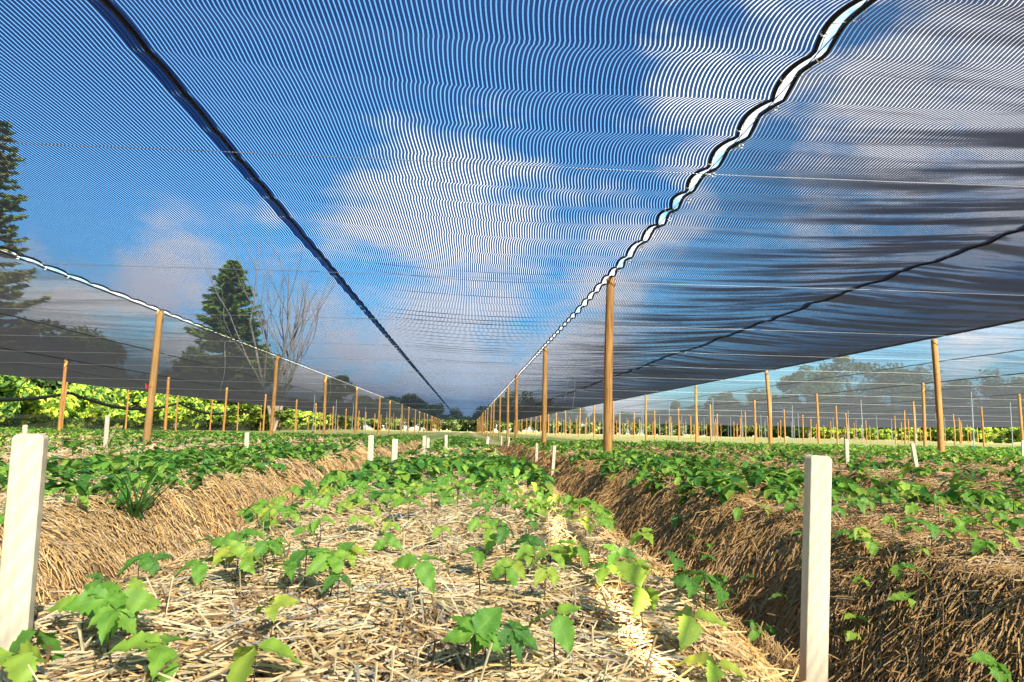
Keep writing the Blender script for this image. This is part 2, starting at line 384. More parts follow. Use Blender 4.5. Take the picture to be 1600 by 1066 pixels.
def leaf_mat():
    m, t = newmat('seedling_leaf')
    oi = t.nodes.new('ShaderNodeObjectInfo')
    so_ = t.nodes.new('ShaderNodeSeparateColor'); t.links.new(oi.outputs['Color'], so_.inputs[0])
    c0 = ramp(t, so_.outputs[0], [(0, (.04, .15, .03)), (.3, (.085, .25, .03)), (.6, (.17, .36, .035)), (.85, (.32, .46, .05)), (1, (.46, .48, .06))])
    uvn = t.nodes.new('ShaderNodeUVMap'); uvn.uv_map = 'uv'
    sp = t.nodes.new('ShaderNodeSeparateXYZ'); t.links.new(uvn.outputs[0], sp.inputs[0])
    au = mth(t, 'ABSOLUTE', mth(t, 'SUBTRACT', sp.outputs[0], .5))
    mid = mth(t, 'LESS_THAN', au, .035)
    vein = mth(t, 'GREATER_THAN', mth(t, 'SINE', mth(t, 'MULTIPLY', mth(t, 'SUBTRACT', sp.outputs[1], mth(t, 'MULTIPLY', au, .55)), 44.0)), .88)
    vv = mth(t, 'MAXIMUM', mid, mth(t, 'MULTIPLY', vein, .55))
    n = noise(t, 45, 4, mapping(t, (1, 1, 1)))
    c = mixc(t, ramp(t, n, [(.5, (0, 0, 0)), (.75, (.6, .6, .6))]), c0, (.34, .40, .05))
    c = mixc(t, mth(t, 'MULTIPLY', vv, .30), c, (.30, .44, .10))
    p = princ(t, .42, .4); t.links.new(c, p.inputs['Base Color']); bump(t, mth(t, 'SUBTRACT', n, mth(t, 'MULTIPLY', vv, .5)), p, .4, .002)
    tr = t.nodes.new('ShaderNodeBsdfTranslucent'); t.links.new(mixc(t, .5, c, (.30, .48, .03)), tr.inputs[0])
    mx = t.nodes.new('ShaderNodeMixShader'); mx.inputs[0].default_value = .38
    t.links.new(p.outputs[0], mx.inputs[1]); t.links.new(tr.outputs[0], mx.inputs[2]); finish(t, mx.outputs[0]); return m
M_leaf = leaf_mat()
M_stem = plain('seedling_stem', (.06, .035, .025), .6)
LEAFM = []
for k in range(6):
    V_, F_, U_ = leaflet(1.0, rng.uniform(.50, .62), rng.uniform(.10, .38), rng.uniform(.1, .35), 15, .17, k)
    LEAFM.append(mesh('leaflet', V_, F_, M_leaf, True, uv=U_))
STEMM = []
for k in range(4):
    b = rng.normal(0, .08, 2)
    P = np.array([[b[0] * np.sin(q * 2.5), b[1] * np.sin(q * 2.2), q] for q in np.linspace(-.25, 1, 6)])
    P[:, :2] -= P[-1, :2]
    V_, F_ = tube_arrays(P, np.linspace(.016, .011, 6), 5)
    STEMM.append(mesh('stem', V_, F_, M_stem))
SEED_GROUP = 'ginseng seedlings growing through the straw'
def seedling(x, y, h, Lf, nleaf, label, rz=None, size_var=.2, tone=None):
    tone = float(np.clip(rng.normal(.60, .22), .05, .95)) if tone is None else tone
    z = float(H(x, y))
    t = empty('seedling', (x, y, z)); tag(t, label, 'seedling', SEED_GROUP)
    st = obj('stem', STEMM[rng.integers(4)], t); st.scale = (h * .9, h * .9, h); st.rotation_euler = (0, 0, rng.uniform(0, 6.28))
    rz = rng.uniform(0, 6.28) if rz is None else rz
    tilt = Matrix.Rotation(rng.normal(.30, .16), 3, 'X') @ Matrix.Rotation(rng.normal(.1, .15), 3, 'Y')   # leaves turned to the sun
    for k in range(nleaf):
        lf = obj('leaflet', LEAFM[rng.integers(6)], t, (0, 0, h * 1.0))
        a = rz + (k - (nleaf - 1) / 2) * (2.2 if nleaf == 3 else 5.4 / nleaf) + rng.normal(0, .18)
        q = float(np.clip(tone + rng.normal(0, .06), 0, 1)); lf.color = (q, q, q, 1)
        s = Lf * rng.uniform(1 - size_var, 1 + size_var) * (1.12 if k == nleaf // 2 else .95)
        lf.scale = (s, s, s)
        m_ = tilt @ Matrix.Rotation(a, 3, 'Z') @ Matrix.Rotation(rng.normal(-.22, .22), 3, 'X') @ Matrix.Rotation(rng.normal(0, .25), 3, 'Y')
        lf.rotation_euler = m_.to_euler()
    return t
# the ones that stand out: where they are in the photograph, leaf length, number of leaflets, label
hero = [
    (60, 1000, .070, 3, 'large seedling with broad green leaves at the foot of the big left stake'),
    (25, 1035, .070, 3, 'yellow-green seedling cut by the lower left corner'),
    (255, 1022, .068, 5, 'big bright green five-leaf seedling in the bottom left foreground straw'),
    (400, 1024, .068, 3, 'yellow-leaved seedling in the foreground straw, the yellowest of the left half'),
    (425, 950, .042, 3, 'small bright three-leaf seedling standing alone above the yellow-leaved one'),
    (130, 950, .060, 3, 'green seedling at the left bed edge just right of the big stake'),
    (215, 938, .050, 3, 'mid green seedling on the left bed edge right of the stake, over bare straw'),
    (160, 908, .036, 3, 'tiny dark seedling peeping over the left bed edge below the grass tuft'),
    (240, 880, .036, 3, 'small dark seedling leaning over the trench right below the grass tuft'),
    (330, 850, .052, 3, 'leftmost seedling of the leafy clump on the left bed edge'),
    (372, 862, .056, 5, 'fullest seedling of the leafy clump on the left bed edge'),
    (415, 852, .046, 3, 'rightmost seedling of the leafy clump on the left bed edge'),
    (480, 865, .050, 3, 'left seedling of the bushy clump in the middle left of the bed'),
    (520, 872, .050, 5, 'five-leaf seedling of the bushy clump in the middle left of the bed'),
    (530, 905, .044, 3, 'lowest seedling of the bushy clump, casting a dark shadow on the straw'),
    (655, 882, .056, 3, 'flat wide seedling alone on open straw left of the central clump'),
    (745, 868, .050, 3, 'slender long-stemmed seedling just left of the central clump'),
    (762, 975, .050, 3, 'dark three-leaf seedling in front of the central clump'),
    (800, 990, .056, 5, 'dark glossy five-leaf seedling low in the middle foreground'),
    (870, 965, .058, 3, 'seedling with one long hanging leaf in the middle foreground'),
    (800, 885, .060, 3, 'drooping light seedling at the left of the central clump'),
    (825, 850, .056, 5, 'tallest dark seedling in the central clump'),
    (860, 868, .058, 3, 'pale seedling in the central clump facing the camera'),
    (905, 860, .058, 3, 'bright seedling at the right of the central clump'),
    (945, 893, .060, 3, 'round-leaved seedling on a bent stem right of the central clump'),
    (1003, 925, .068, 3, 'large glowing yellow-green seedling lit by the sun on the right half of the bed'),
    (1082, 968, .062, 3, 'yellow-green seedling near the right stake with its leaves spread to the camera'),
    (915, 822, .056, 3, 'light sunlit seedling in the pale strip above the central clump'),
    (845, 795, .060, 5, 'very pale spreading seedling at the end of the sunlit strip'),
    (790, 830, .046, 3, 'dark seedling left above the central clump'),
    (1005, 852, .050, 3, 'dark green seedling on the right bed edge above the glowing one'),
    (1060, 882, .056, 3, 'dark blue-green seedling on the right bed edge nearest the wall'),
    (1100, 905, .056, 5, 'bushiest dark seedling on the right bed edge'),
    (1132, 918, .050, 3, 'dark seedling at the lower end of the dark row on the right bed edge'),
    (1168, 948, .042, 3, 'small upright seedling between the dark row and the right stake'),
    (1225, 968, .048, 3, 'seedling with two raised leaves touching the left side of the right stake'),
    (1322, 1012, .060, 3, 'dull green seedling directly right of the foot of the right stake'),
    (1425, 1052, .062, 3, 'bright seedling cut by the bottom edge right of the right stake'),
    (1120, 1052, .060, 3, 'yellow seedling cut by the bottom edge left of the right stake'),
    (945, 815, .052, 3, 'seedling in half shade on the right behind the sunlit one'),
    (560, 812, .046, 3, 'small seedling left of the bare straw patch in the middle distance'),
    (610, 822, .046, 3, 'small light seedling on the bare straw patch in the middle distance'),
    (605, 850, .044, 3, 'seedling at the lower end of the bare straw patch'),
    (690, 830, .040, 3, 'lone small seedling on straw left of the pale spreading one'),
    (1510, 925, .060, 3, 'glossy seedling in the dark trench side right of the right stake'),
    (1345, 935, .040, 3, 'tiny seedling in the straw wall behind the right stake'),
    (1450, 1020, .045, 3, 'pale seedling low in the dark trench corner'),
]
pts = []
for (u, v, Lf, nl, lab) in hero:
    h = rng.uniform(.055, .095) * (.8 if Lf < .045 else 1.0) * (.8 if v > 990 else 1); v -= 14 if v > 990 else 6
    zt = .04
    x, y = unproj(u, v, zt + h)
    for _ in range(6):
        zt = float(H(x, y)); x, y = unproj(u, v, zt + h)
    w_ = lab.replace('-', ' ').split()
    tone = .97 if 'yellow' in w_ and 'green' not in w_ or 'yellowest' in w_ else .85 if any(q in w_ for q in ('yellow', 'pale', 'light', 'glowing')) else .68 if 'bright' in w_ else .12 if 'dark' in w_ or 'darker' in w_ else None
    seedling(x, y, h, Lf * (.80 if v > 970 else (.88 if v > 900 else .98)), nl, lab, tone=tone); pts.append((x, y))
# their smaller neighbours in the same clumps
def clump(n, fn, lab, tone=None):
    for k in range(n):
        u, v = fn(); h = rng.uniform(.045, .085); zt = .03
        x, y = unproj(u, v, zt + h)
        for _ in range(6):
            zt = float(H(x, y)); x, y = unproj(u, v, zt + h)
        if y > 6 or y < .7 or min(math.hypot(x - a, y - b) for a, b in pts) < .035: continue
        seedling(x, y, h, rng.uniform(.036, .052), 3 if rng.random() < .7 else 5, lab, tone=tone); pts.append((x, y))
def along(p, q, j):
    def f():
        t_ = rng.random(); return p[0] + (q[0] - p[0]) * t_ + rng.normal(0, j), p[1] + (q[1] - p[1]) * t_ + rng.normal(0, j * .5)
    return f
n0 = len(pts)
clump(14, along((780, 885), (960, 850), 22), 'seedling filling the thick leafy clump in the middle of the bed')
clump(12, along((770, 830), (870, 770), 20), 'seedling in the thick planting just behind the central clump')
clump(20, along((930, 775), (1150, 930), 14), 'dark green seedling in the dense row along the right bed edge', .2)
clump(5, along((110, 965), (250, 925), 12), 'seedling in the row along the left bed edge beside the big stake', .6)
clump(9, along((330, 860), (440, 835), 14), 'small seedling filling the leafy clump on the left bed edge')
clump(9, along((455, 880), (570, 850), 14), 'small seedling filling the bushy clump in the middle left of the bed')
clump(4, along((750, 990), (880, 960), 24), 'small seedling in the front clump of the middle foreground', .5)
clump(18, along((1100, 800), (1590, 850), 45), 'seedling spilling over the top of the right straw wall')
n_extra = len(pts) - n0
# the rest: thickly sown rows; the nearest are single plants, everything beyond is one cover
cand = []
def sow(n, x0, x1, y0, y1):
    x = rng.uniform(x0, x1, n); y = rng.uniform(y0, y1, n); return np.stack([x, y], 1)
C_ = [sow(70, -.58, .50, 1.2, 2.1), sow(60, .05, .56, 1.3, 2.6), sow(30, .80, 1.15, 1.5, 4), sow(400, -.70, .48, 2.05, 5.5), sow(700, -.72, .50, 5, 24), sow(560, -2.65, -1.42, 2.8, 8), sow(520, 1.18, 2.35, 1.6, 8)]
for k in range(-8, 14):
    if k == 0: continue
    xc = BC + k * PER
    C_.append(sow(700 if k in (-1, 1) else 620, xc - .62, xc + .62, max(1.5, min(19, abs(xc) * .95)), 25 if k <= 0 else 21))
C_ = np.concatenate(C_)
C_ = C_[(vnoise(C_[:, 0] * 1.7, C_[:, 1] * 1.1 + 5) + .15 * np.minimum(C_[:, 1] / 10, 1.5) > .38) & (bedmask(C_[:, 0], C_[:, 1]) > .6) & fov(C_[:, 0], C_[:, 1])]
edge = np.abs((C_[:, 0] - BC + PER / 2) % PER - PER / 2)
C_ = C_[edge < .63]
C_ = C_[np.argsort(np.hypot(C_[:, 0], C_[:, 1]))]
kept = [np.array(p) for p in pts]; near = []; 
for p in C_:
    if len(near) >= 300 - len(hero) - n_extra: break
    q = np.asarray(kept)
    if np.min(np.hypot(q[:, 0] - p[0], q[:, 1] - p[1])) < .055: continue
    kept.append(p); near.append(p)
def row_label(x, y):
    if -0.8 < x < .6:
        if y < 2.1: return 'medium green seedling scattered among the larger ones in the front of the middle bed'
        if y < 3.2: return 'leafy green seedling in the thick planting of the middle bed behind the central clump'
        return 'smaller green seedling farther up the middle bed among the distant stakes'
    if x < 0: return 'small green seedling on top of the left bed beyond the straw wall'
    return 'small green seedling on the right bed above the shaded straw wall'
for p in near:
    seedling(p[0], p[1], rng.uniform(.05, .10), rng.uniform(.040, .060), 3 if rng.random() < .75 else 5, row_label(*p))
RN = np.hypot(near[-1][0], near[-1][1])
cv = C_[np.hypot(C_[:, 0], C_[:, 1]) > RN]
cm = MB()
def lo_leaf():
    t = np.array([0, .35, .7, 1.]); w = np.array([.04, .30, .22, .02])
    V = []
    for a, b in zip(t, w): V += [(-b, a, .3 * b - .2 * a * a), (0, a, -.2 * a * a), (b, a, .3 * b - .2 * a * a)]
    return np.array(V, float), grid_faces(4, 3)
LV, LF = lo_leaf()
nl = 4
n = len(cv) * nl
px = np.repeat(cv, nl, 0) + rng.normal(0, .012, (n, 2)); ang = rng.uniform(0, 6.28, n); sz = rng.uniform(.05, .085, n) * (1 + .02 * px[:, 1])
pz = H(px[:, 0], px[:, 1]) + np.repeat(rng.uniform(.04, .11, len(cv)), nl) + rng.normal(0, .01, n); tl = rng.normal(-.3, .35, n)
lv = LV[None] * sz[:, None, None]
yy = lv[..., 1] * np.cos(tl)[:, None] - lv[..., 2] * np.sin(tl)[:, None]; zz = lv[..., 1] * np.sin(tl)[:, None] + lv[..., 2] * np.cos(tl)[:, None]; xx = lv[..., 0]
wx = xx * np.cos(ang)[:, None] - yy * np.sin(ang)[:, None]; wy = xx * np.sin(ang)[:, None] + yy * np.cos(ang)[:, None]
VV = np.stack([wx + px[:, :1], wy + px[:, 1:], zz + pz[:, None]], -1).reshape(-1, 3)
FF = (np.arange(n)[:, None, None] * 12 + LF[None]).reshape(-1, 4)
q = rng.random((n, 1))
CC = np.where(q < .35, [.065, .19, .028], np.where(q < .75, [.15, .33, .035], [.30, .43, .05])) * rng.uniform(.8, 1.25, (n, 1))
cm.add(VV, FF, np.repeat(CC, 12, 0))
tag(cm.build('seedling_cover', M_fol), 'dense green cover of small seedlings over the farther beds', 'seedlings', kind='stuff')

# ------------------------------------------------------------------ grass tuft and dry twigs on the left bed
def blade(mb, base, a, ln, w, lean, c):
    t = np.linspace(0, 1, 7); d = np.array([math.cos(a), math.sin(a)]); s = np.array([-d[1], d[0]])
    r = ln * (lean * t + .35 * lean * t ** 2.5); z = ln * (t * (1 - .35 * lean * t * t))
    ww = w * (1 - t ** 2.2) + .0004
    V = []
    for k in range(7):
        for sg in (-1, 0, 1):
            V.append((base[0] + d[0] * r[k] + s[0] * sg * ww[k], base[1] + d[1] * r[k] + s[1] * sg * ww[k], base[2] + z[k] + (.35 * ww[k] if sg else 0)))
    mb.add(V, grid_faces(7, 3), c)
x, y = -1.17, 2.36
gt = MB()
for k in range(34):
    blade(gt, (rng.normal(0, .012), rng.normal(0, .012), -.01), rng.uniform(0, 6.28), rng.uniform(.16, .40), rng.uniform(.003, .0055), rng.uniform(.15, 1.2),
          np.array([.12, .24, .045]) * rng.uniform(.7, 1.5))
x, y = unproj(205, 835, -.12)
go = gt.build('grass_tuft', M_fol, loc=(x, y, float(H(x, y))))
tag(go, 'green grass tuft sprouting from the straw wall of the left bed', 'grass tuft')
tw = MB()
for k in range(5):
    a = rng.uniform(0, 6.28); P = [(0, 0, -.03)]
    for q in range(5):
        P.append((P[-1][0] + .03 * math.cos(a) + rng.normal(0, .008), P[-1][1] + .03 * math.sin(a), P[-1][2] + rng.uniform(.05, .075)))
    tw.tube(P, np.linspace(.0035, .0015, 6), 5, (.46, .33, .18))
x, y = unproj(155, 715, .02)
to = tw.build('dry_twig', M_bark, loc=(x, y, float(H(x, y))))
tag(to, 'thin dry twigs sticking up beside a white stake on the left bed', 'twigs')

# ------------------------------------------------------------------ stakes
def stake_mesh(w, th, h, seed):
    """sawn lath with rounded top corners"""
    r = np.random.default_rng(seed); c = .006 + .003 * r.random()
    prof = [(-w / 2, -.12)]
    prof += [(-w / 2, h - c)] + [(-w / 2 + c - c * math.cos(a), h - c + c * math.sin(a)) for a in np.linspace(.3, 1.57, 4)]
    prof += [(-p[0], p[1]) for p in prof[::-1]]
    n = len(prof); b = .0012; V = []
    for (yy, inset) in ((-th / 2, b), (-th / 2 + b, 0), (th / 2 - b, 0), (th / 2, b)):
        for (a, z) in prof:
            V.append((a * (1 - inset * 2 / w), yy, z - inset * (z > 0)))
    V = np.array(V); Fq = []
    for l in range(3):
        for k in range(n):
            kn = (k + 1) % n; Fq.append((l * n + k, l * n + kn, (l + 1) * n + kn, (l + 1) * n + k))
    m = bpy.data.meshes.new('stake')
    faces = [tuple(f) for f in Fq] + [tuple(range(n))[::-1], tuple(range(3 * n, 4 * n))]
    m.from_pydata([tuple(v) for v in V], [], faces); m.materials.append(M_stake); m.update()
    return m
# base u, v, top u, v in the photograph, rz, label
STK = [
    (17, 1036, 50, 678, .25, .034, 'large pale wooden stake at the left edge of the foreground'),
    (1271, 1062, 1285, 711, .22, .041, 'large pale wooden stake right of the foreground bed with a grey shaded edge'),
    (578, 740, 580, 683, .1, .038, 'white stake left of the bed, taller of the front pair on the left trench'),
    (615, 736, 617, 688, .3, .038, 'white stake left of the bed, right one of the front pair on the left trench'),
    (662, 711, 663, 682, .1, .038, 'white stake left of the bed, left one of the small far pair'),
    (668, 709, 669, 686, .2, .038, 'white stake left of the bed, shorter right one of the small far pair'),
    (697, 703, 697, 683, .1, .038, 'tiny white stake left of the bed nearest the vanishing rows'),
    (838, 740, 839, 694, -.1, .038, 'white stake on the right bed edge, upright one of the front pair'),
    (862, 758, 866, 698, .3, .038, 'white stake on the right bed edge, leaning nearer one of the front pair'),
    (783, 707, 784, 682, .1, .038, 'white stake on the right bed edge, left of the small far pair'),
    (793, 709, 796, 683, .2, .038, 'white stake on the right bed edge, right of the small far pair'),
    (761, 700, 762, 688, .1, .038, 'tiny white stake far up the right bed edge, shortest one'),
    (164, 708, 167, 658, -.2, .038, 'white stake among green plants on the left bed beside dry twigs'),
    (385, 711, 386, 686, .1, .038, 'short white stake on the left bed left of the trench wall'),
    (43, 690, 44, 664, .1, .038, 'white stake whose top shows just above the large left stake'),
    (1324, 727, 1322, 691, .1, .038, 'white stake on the right bed just right of the large right stake'),
    (1433, 735, 1425, 699, .1, .038, 'white stake tilted to the left on the right bed'),
    (1473, 713, 1471, 696, .1, .038, 'short white stake in front of a tall post on the right'),
    (1599, 718, 1598, 695, .1, .038, 'white stake cut by the right edge of the picture'),
]
for k, (bu, bv, tu, tv, rz, w, lab) in enumerate(STK):
    near_ = k < 2
    zb = -.02
    x, y = unproj(bu, bv, zb)
    for _ in range(8):
        zb = float(H(x, y)) + (.0 if near_ else .03); x, y = unproj(bu, bv, zb)
    if k == 14: x, y = unproj(43, 664, .30); zb = float(H(x, y))
    if near_:
        x, y = unproj(bu, bv, 0)
        for _ in range(8): zb = max(float(H(x, y)), -.06) + .012; x, y = unproj(bu, bv, zb)
    dist = math.hypot(x, y)
    hh = (bv - tv) / F * dist * 1.0
    if k == 14: hh = .30 - zb
    if k == 0: hh = .315 - zb
    if k == 1: hh = .300 - zb
    hh = max(.2, min(hh, .5))
    o = obj('stake', stake_mesh(w, .018 if k else .02, hh, k), None, (x, y, zb))
    lean = math.atan((tu - bu) / max(1, (bv - tv)))
    o.rotation_euler = (rng.normal(0, .03), lean - R(1.1) + (bu - 800) / 8100, rz)
    tag(o, lab, 'stake', 'pale wooden marker stakes along the beds')

# ------------------------------------------------------------------ shade nets
ZN = 2.07
SEAMS = [-17.6, -11.2, -4.8, 1.55, 8.0, 14.4, 20.8, 27.2, 33.6, 40.0, 46.4, 52.8, 59.2, 65.6, 72.0]
Y0, Y1 = -7.0, 124.0
PITCH_S = .46
def phase(y, s=0.):
    return y / PITCH_S + .35 * (vnoise(y * .9 + 40 + s, 3.3) - .5) * 2
def scal(y, s=0.):
    return np.abs(np.sin(np.pi * phase(y, s))) ** .8
def netz(x, y, i):
    a, b = SEAMS[i], SEAMS[i + 1]; t = (x - a) / (b - a)
    z = ZN + .10 * (1 - np.abs(2 * t - 1)) - .05 * np.sin(np.pi * ((t * 2) % 1))
    fade = sstep(24, 10, y)
    if i == 2:
        A = .004 + .036 * sstep(.40, .66, t) * (1 - .35 * sstep(.85, 1, t)) + .012 * sstep(.12, .0, t)
        s = scal(y) - .6
        z = z + A * s * (.35 + .65 * fade)
        z = z + .02 * fnoise(x * .8, y * 1.3) * fade
    elif i == 3:
        z = z + .030 * (scal(y) - .6) * sstep(.28, 0, t)
        z = z + .10 * fnoise(x * .22, y * 2.3, 4) * sstep(.02, .35, t) * sstep(1., .9, t)
    else:
        z = z + .06 * fnoise(x * .2, y * 1.2, 3) * np.sin(np.pi * t)
    return z
yn_f = np.concatenate([np.arange(Y0, 1, .3), np.arange(1, 16, .045), np.arange(16, 30, .14), np.arange(30, Y1, .6), [Y1]])
yn_c = np.concatenate([np.arange(Y0, 40, .25), np.arange(40, Y1, .8), [Y1]])
NETLAB = {0: 'outermost dark shade net panel on the far left, ending at the hedge', 1: 'dark shade net panel left of the left lace seam, second from the hedge',
          2: 'big blue striped shade net panel overhead in the centre', 3: 'dark folded shade net panel overhead at the upper right',
          4: 'pale translucent shade net panel beyond the upper right dark one', 5: 'third shade net panel right of the centre, showing trees through it',
          6: 'fourth shade net panel right of the centre, low in the picture', 7: 'fifth shade net panel right of the centre, a thin grey strip',
          8: 'sixth shade net panel right of the centre, a thin grey strip far off'}
for k_, w_ in enumerate(('seventh', 'eighth', 'ninth', 'tenth', 'outermost')): NETLAB[9 + k_] = w_ + ' shade net panel right of the centre, a sliver low over the field'
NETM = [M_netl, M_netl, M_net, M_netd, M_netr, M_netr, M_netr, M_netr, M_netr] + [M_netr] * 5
def half_gap(y, far=True):
    f = sstep(4.5, 8, y); return (.014 + .016 * f) + (.042 - .030 * f) * scal(y) * (.6 + .8 * vnoise(y * 1.7 + 2, 8.))
for i in range(len(SEAMS) - 1):
    a, b = SEAMS[i], SEAMS[i + 1]
    yy = yn_f if i in (2, 3) else yn_c
    ga = half_gap(yy) * .9 if i else np.zeros(len(yy)); gb = half_gap(yy)
    if i == 3: ga = .006 + .020 * np.abs(np.cos(np.pi * phase(yy))) ** 1.1 * (.3 + 1.2 * vnoise(yy * 1.3 + 30, yy * 0 + 2))
    if i == 2: ga = .042 + .022 * scal(yy)
    if i == 1: gb = .042 + .022 * scal(yy)
    tt = np.linspace(0, 1, 66 if i == 2 else (40 if i == 3 else 22))
    A_ = a + ga + .004; B_ = b - gb - .004
    XX = A_[:, None] + (B_ - A_)[:, None] * tt[None]; YY = np.repeat(yy[:, None], len(tt), 1)
    ZZ = netz(XX, YY, i)
    UU = a + (b - a) * tt[None] + .010 * fnoise(XX * .7 + 5, YY * 1.6) + .004 * fnoise(XX, YY * 6)
    t = empty('shade_net', ((a + b) / 2, 0, ZN)); tag(t, NETLAB[i], 'shade net', 'black shade nets stretched over the beds')
    V = np.stack([XX - (a + b) / 2, YY, ZZ - ZN], -1).reshape(-1, 3)
    obj('cloth', mesh('cloth', V, grid_faces(len(yy), len(tt)), NETM[i], True, uv=np.stack([UU, YY], -1).reshape(-1, 2)), t)
    for c, s in ((0, 1), (-1, -1)):
        P = np.stack([XX[:, c] - (a + b) / 2, yy, ZZ[:, c] - ZN], 1)
        rr = .0085 + .004 * scal(yy)
        vv, ff = tube_arrays(P, rr, 6)
        obj('hem', mesh('hem', vv, ff, M_hem), t)
    xm = np.zeros(len(yy)); zm = netz(np.full(len(yy), (a + b) / 2), yy, i) - ZN
    wob = .018 * fnoise(yy * .9, yy * 0 + i * 7.)
    P = np.stack([xm + wob, yy, zm - .012], 1)
    vv, ff = tube_arrays(P, .0115, 6); obj('ridge_cord', mesh('ridge_cord', vv, ff, M_hem), t)
    # doubled cloth beside the ridge cord: a seam allowance lying under the net
    if i in (2, 3):
        o2 = np.array([-.075, -.04, 0, .03])
        x2 = wob[:, None] + o2[None] * (1 + .12 * vnoise(yy * 2, yy * 0 + 4)[:, None]); 
        z2 = netz(x2 + (a + b) / 2, np.repeat(yy[:, None], 4, 1), i) - ZN - .006
        obj('seam_band', mesh('seam_band', np.stack([x2, np.repeat(yy[:, None], 4, 1), z2], -1).reshape(-1, 3), grid_faces(len(yy), 4), M_net, True,
            uv=np.stack([x2 * 1.04 + 3.1, np.repeat(yy[:, None], 4, 1)], -1).reshape(-1, 2)), t)
# seam cables with lacing
SEAMNAME = ['along the left net border by the hedge', 'between the two left dark nets', 'along the left white lace seam', 'along the bright wavy lace seam at the upper right',
            'at the far side of the dark upper right net', 'along the second seam right of the centre', 'along the third seam right of the centre',
            'along the fourth seam right of the centre', 'along the fifth seam right of the centre', 'along the sixth seam right of the centre', 'along the seventh seam right of the centre', 'along the eighth seam right of the centre', 'along the ninth seam right of the centre', 'along the tenth seam right of the centre', 'along the outer right net border']
for i, xs in enumerate(SEAMS):
    c = empty('seam_cable', (xs, 0, ZN)); tag(c, 'thin steel cable ' + SEAMNAME[i], 'cable', 'steel cables in the net seams')
    ys = np.arange(Y0, Y1 + .1, 1.5); P = np.stack([ys * 0, ys, ys * 0 - .004], 1)
    vv, ff = tube_arrays(P, .0026, 5); obj('wire', mesh('wire', vv, ff, M_wiredark), c)
    if i in (2, 3):
        yl = np.arange(1.2, 30, .03); hg = half_gap(yl)
        lx = hg * np.sin(np.pi * phase(yl)) * np.sign(np.cos(np.pi * phase(yl) * 1.0))
        vv, ff = tube_arrays(np.stack([lx, yl, yl * 0 + .002], 1), .0022, 4); obj('lacing', mesh('lacing', vv, ff, M_cord), c)
        th = np.linspace(0, 6.28, 9)
        ring = tube_arrays(np.stack([.014 * np.cos(th), th * 0, .014 * np.sin(th)], 1), .004, 5)
        cm_ = mesh('clip', ring[0], ring[1], M_cord)
        yk = 2.2
        for k in range(26):
            sgn = -1 if k % 2 else 1
            yk += rng.uniform(.18, .3)
            obj('clip', cm_, c, (sgn * (half_gap(np.array([yk]))[0] + .006), yk, -.004))

# ------------------------------------------------------------------ posts
def post_mesh(r, h, seed, sq=.35):
    g_ = np.random.default_rng(seed); zz = np.concatenate([[-.3], np.linspace(0, h - .012, 9), [h]]); n = 12
    th = np.linspace(0, 2 * np.pi, n, endpoint=False); V = []
    bx, by = g_.normal(0, .012, 2)
    for k, z in enumerate(zz):
        rr = r * (1.06 - .10 * z / h) * (1 + g_.normal(0, .015)) * (.88 if k == len(zz) - 1 else 1)
        q = (np.cos(th) ** 4 + np.sin(th) ** 4) ** (-.25 * sq)
        V.append(np.stack([rr * q * np.cos(th) + bx * math.sin(z / h * 3.1), rr * q * np.sin(th) + by * math.sin(z / h * 3.1), np.full(n, z)], 1))
    V = np.concatenate(V); m = bpy.data.meshes.new('post')
    fs = [tuple(int(q) for q in f) for f in grid_faces(len(zz), n, True)] + [tuple(range((len(zz) - 1) * n, len(zz) * n))]
    m.from_pydata([tuple(v) for v in V], [], fs); m.materials.append(M_post); m.polygons.foreach_set('use_smooth', [True] * (len(fs) - 1) + [False]); m.update()
    return m
ROWS = [(-17.6, 19.4, 5.8, 'along the hedge edge of the nets'), (-11.2, 13.5, 6.35, 'in the second row left of the middle bed'), (-4.8, 10.7, 6.5, 'in the row under the left lace seam'),
        (1.56, 7.5, 6.6, 'under the bright lace seam, right of the middle bed'), (8.05, 11.45, 6.4, 'in the second row right of the middle bed'), (14.2, 14.4, 6.2, 'in the third row right of the middle bed'),
        (20.8, 24.6, 6.4, 'in the fourth row right of the middle bed'), (27.2, 28.2, 6.5, 'in the fifth row right of the middle bed'), (33.6, 39, 6.6, 'in the sixth row right of the middle bed'), (40, 47, 6.6, 'in the seventh row on the right'), (46.4, 53, 9, 'in the eighth row on the right'), (52.8, 61, 9.5, 'in the ninth row on the right'), (59.2, 68, 10, 'in the tenth row on the right'), (65.6, 76, 10, 'in the eleventh row on the right'), (72, 83, 10, 'in the outermost row on the right')]
WHICH = ['nearest tall orange-brown post ', 'second nearest orange-brown post ', 'third nearest orange-brown post ', 'fourth nearest orange-brown post ']
PM = [post_mesh(rng.uniform(.043, .049), ZN, k) for k in range(8)]
red_done = False
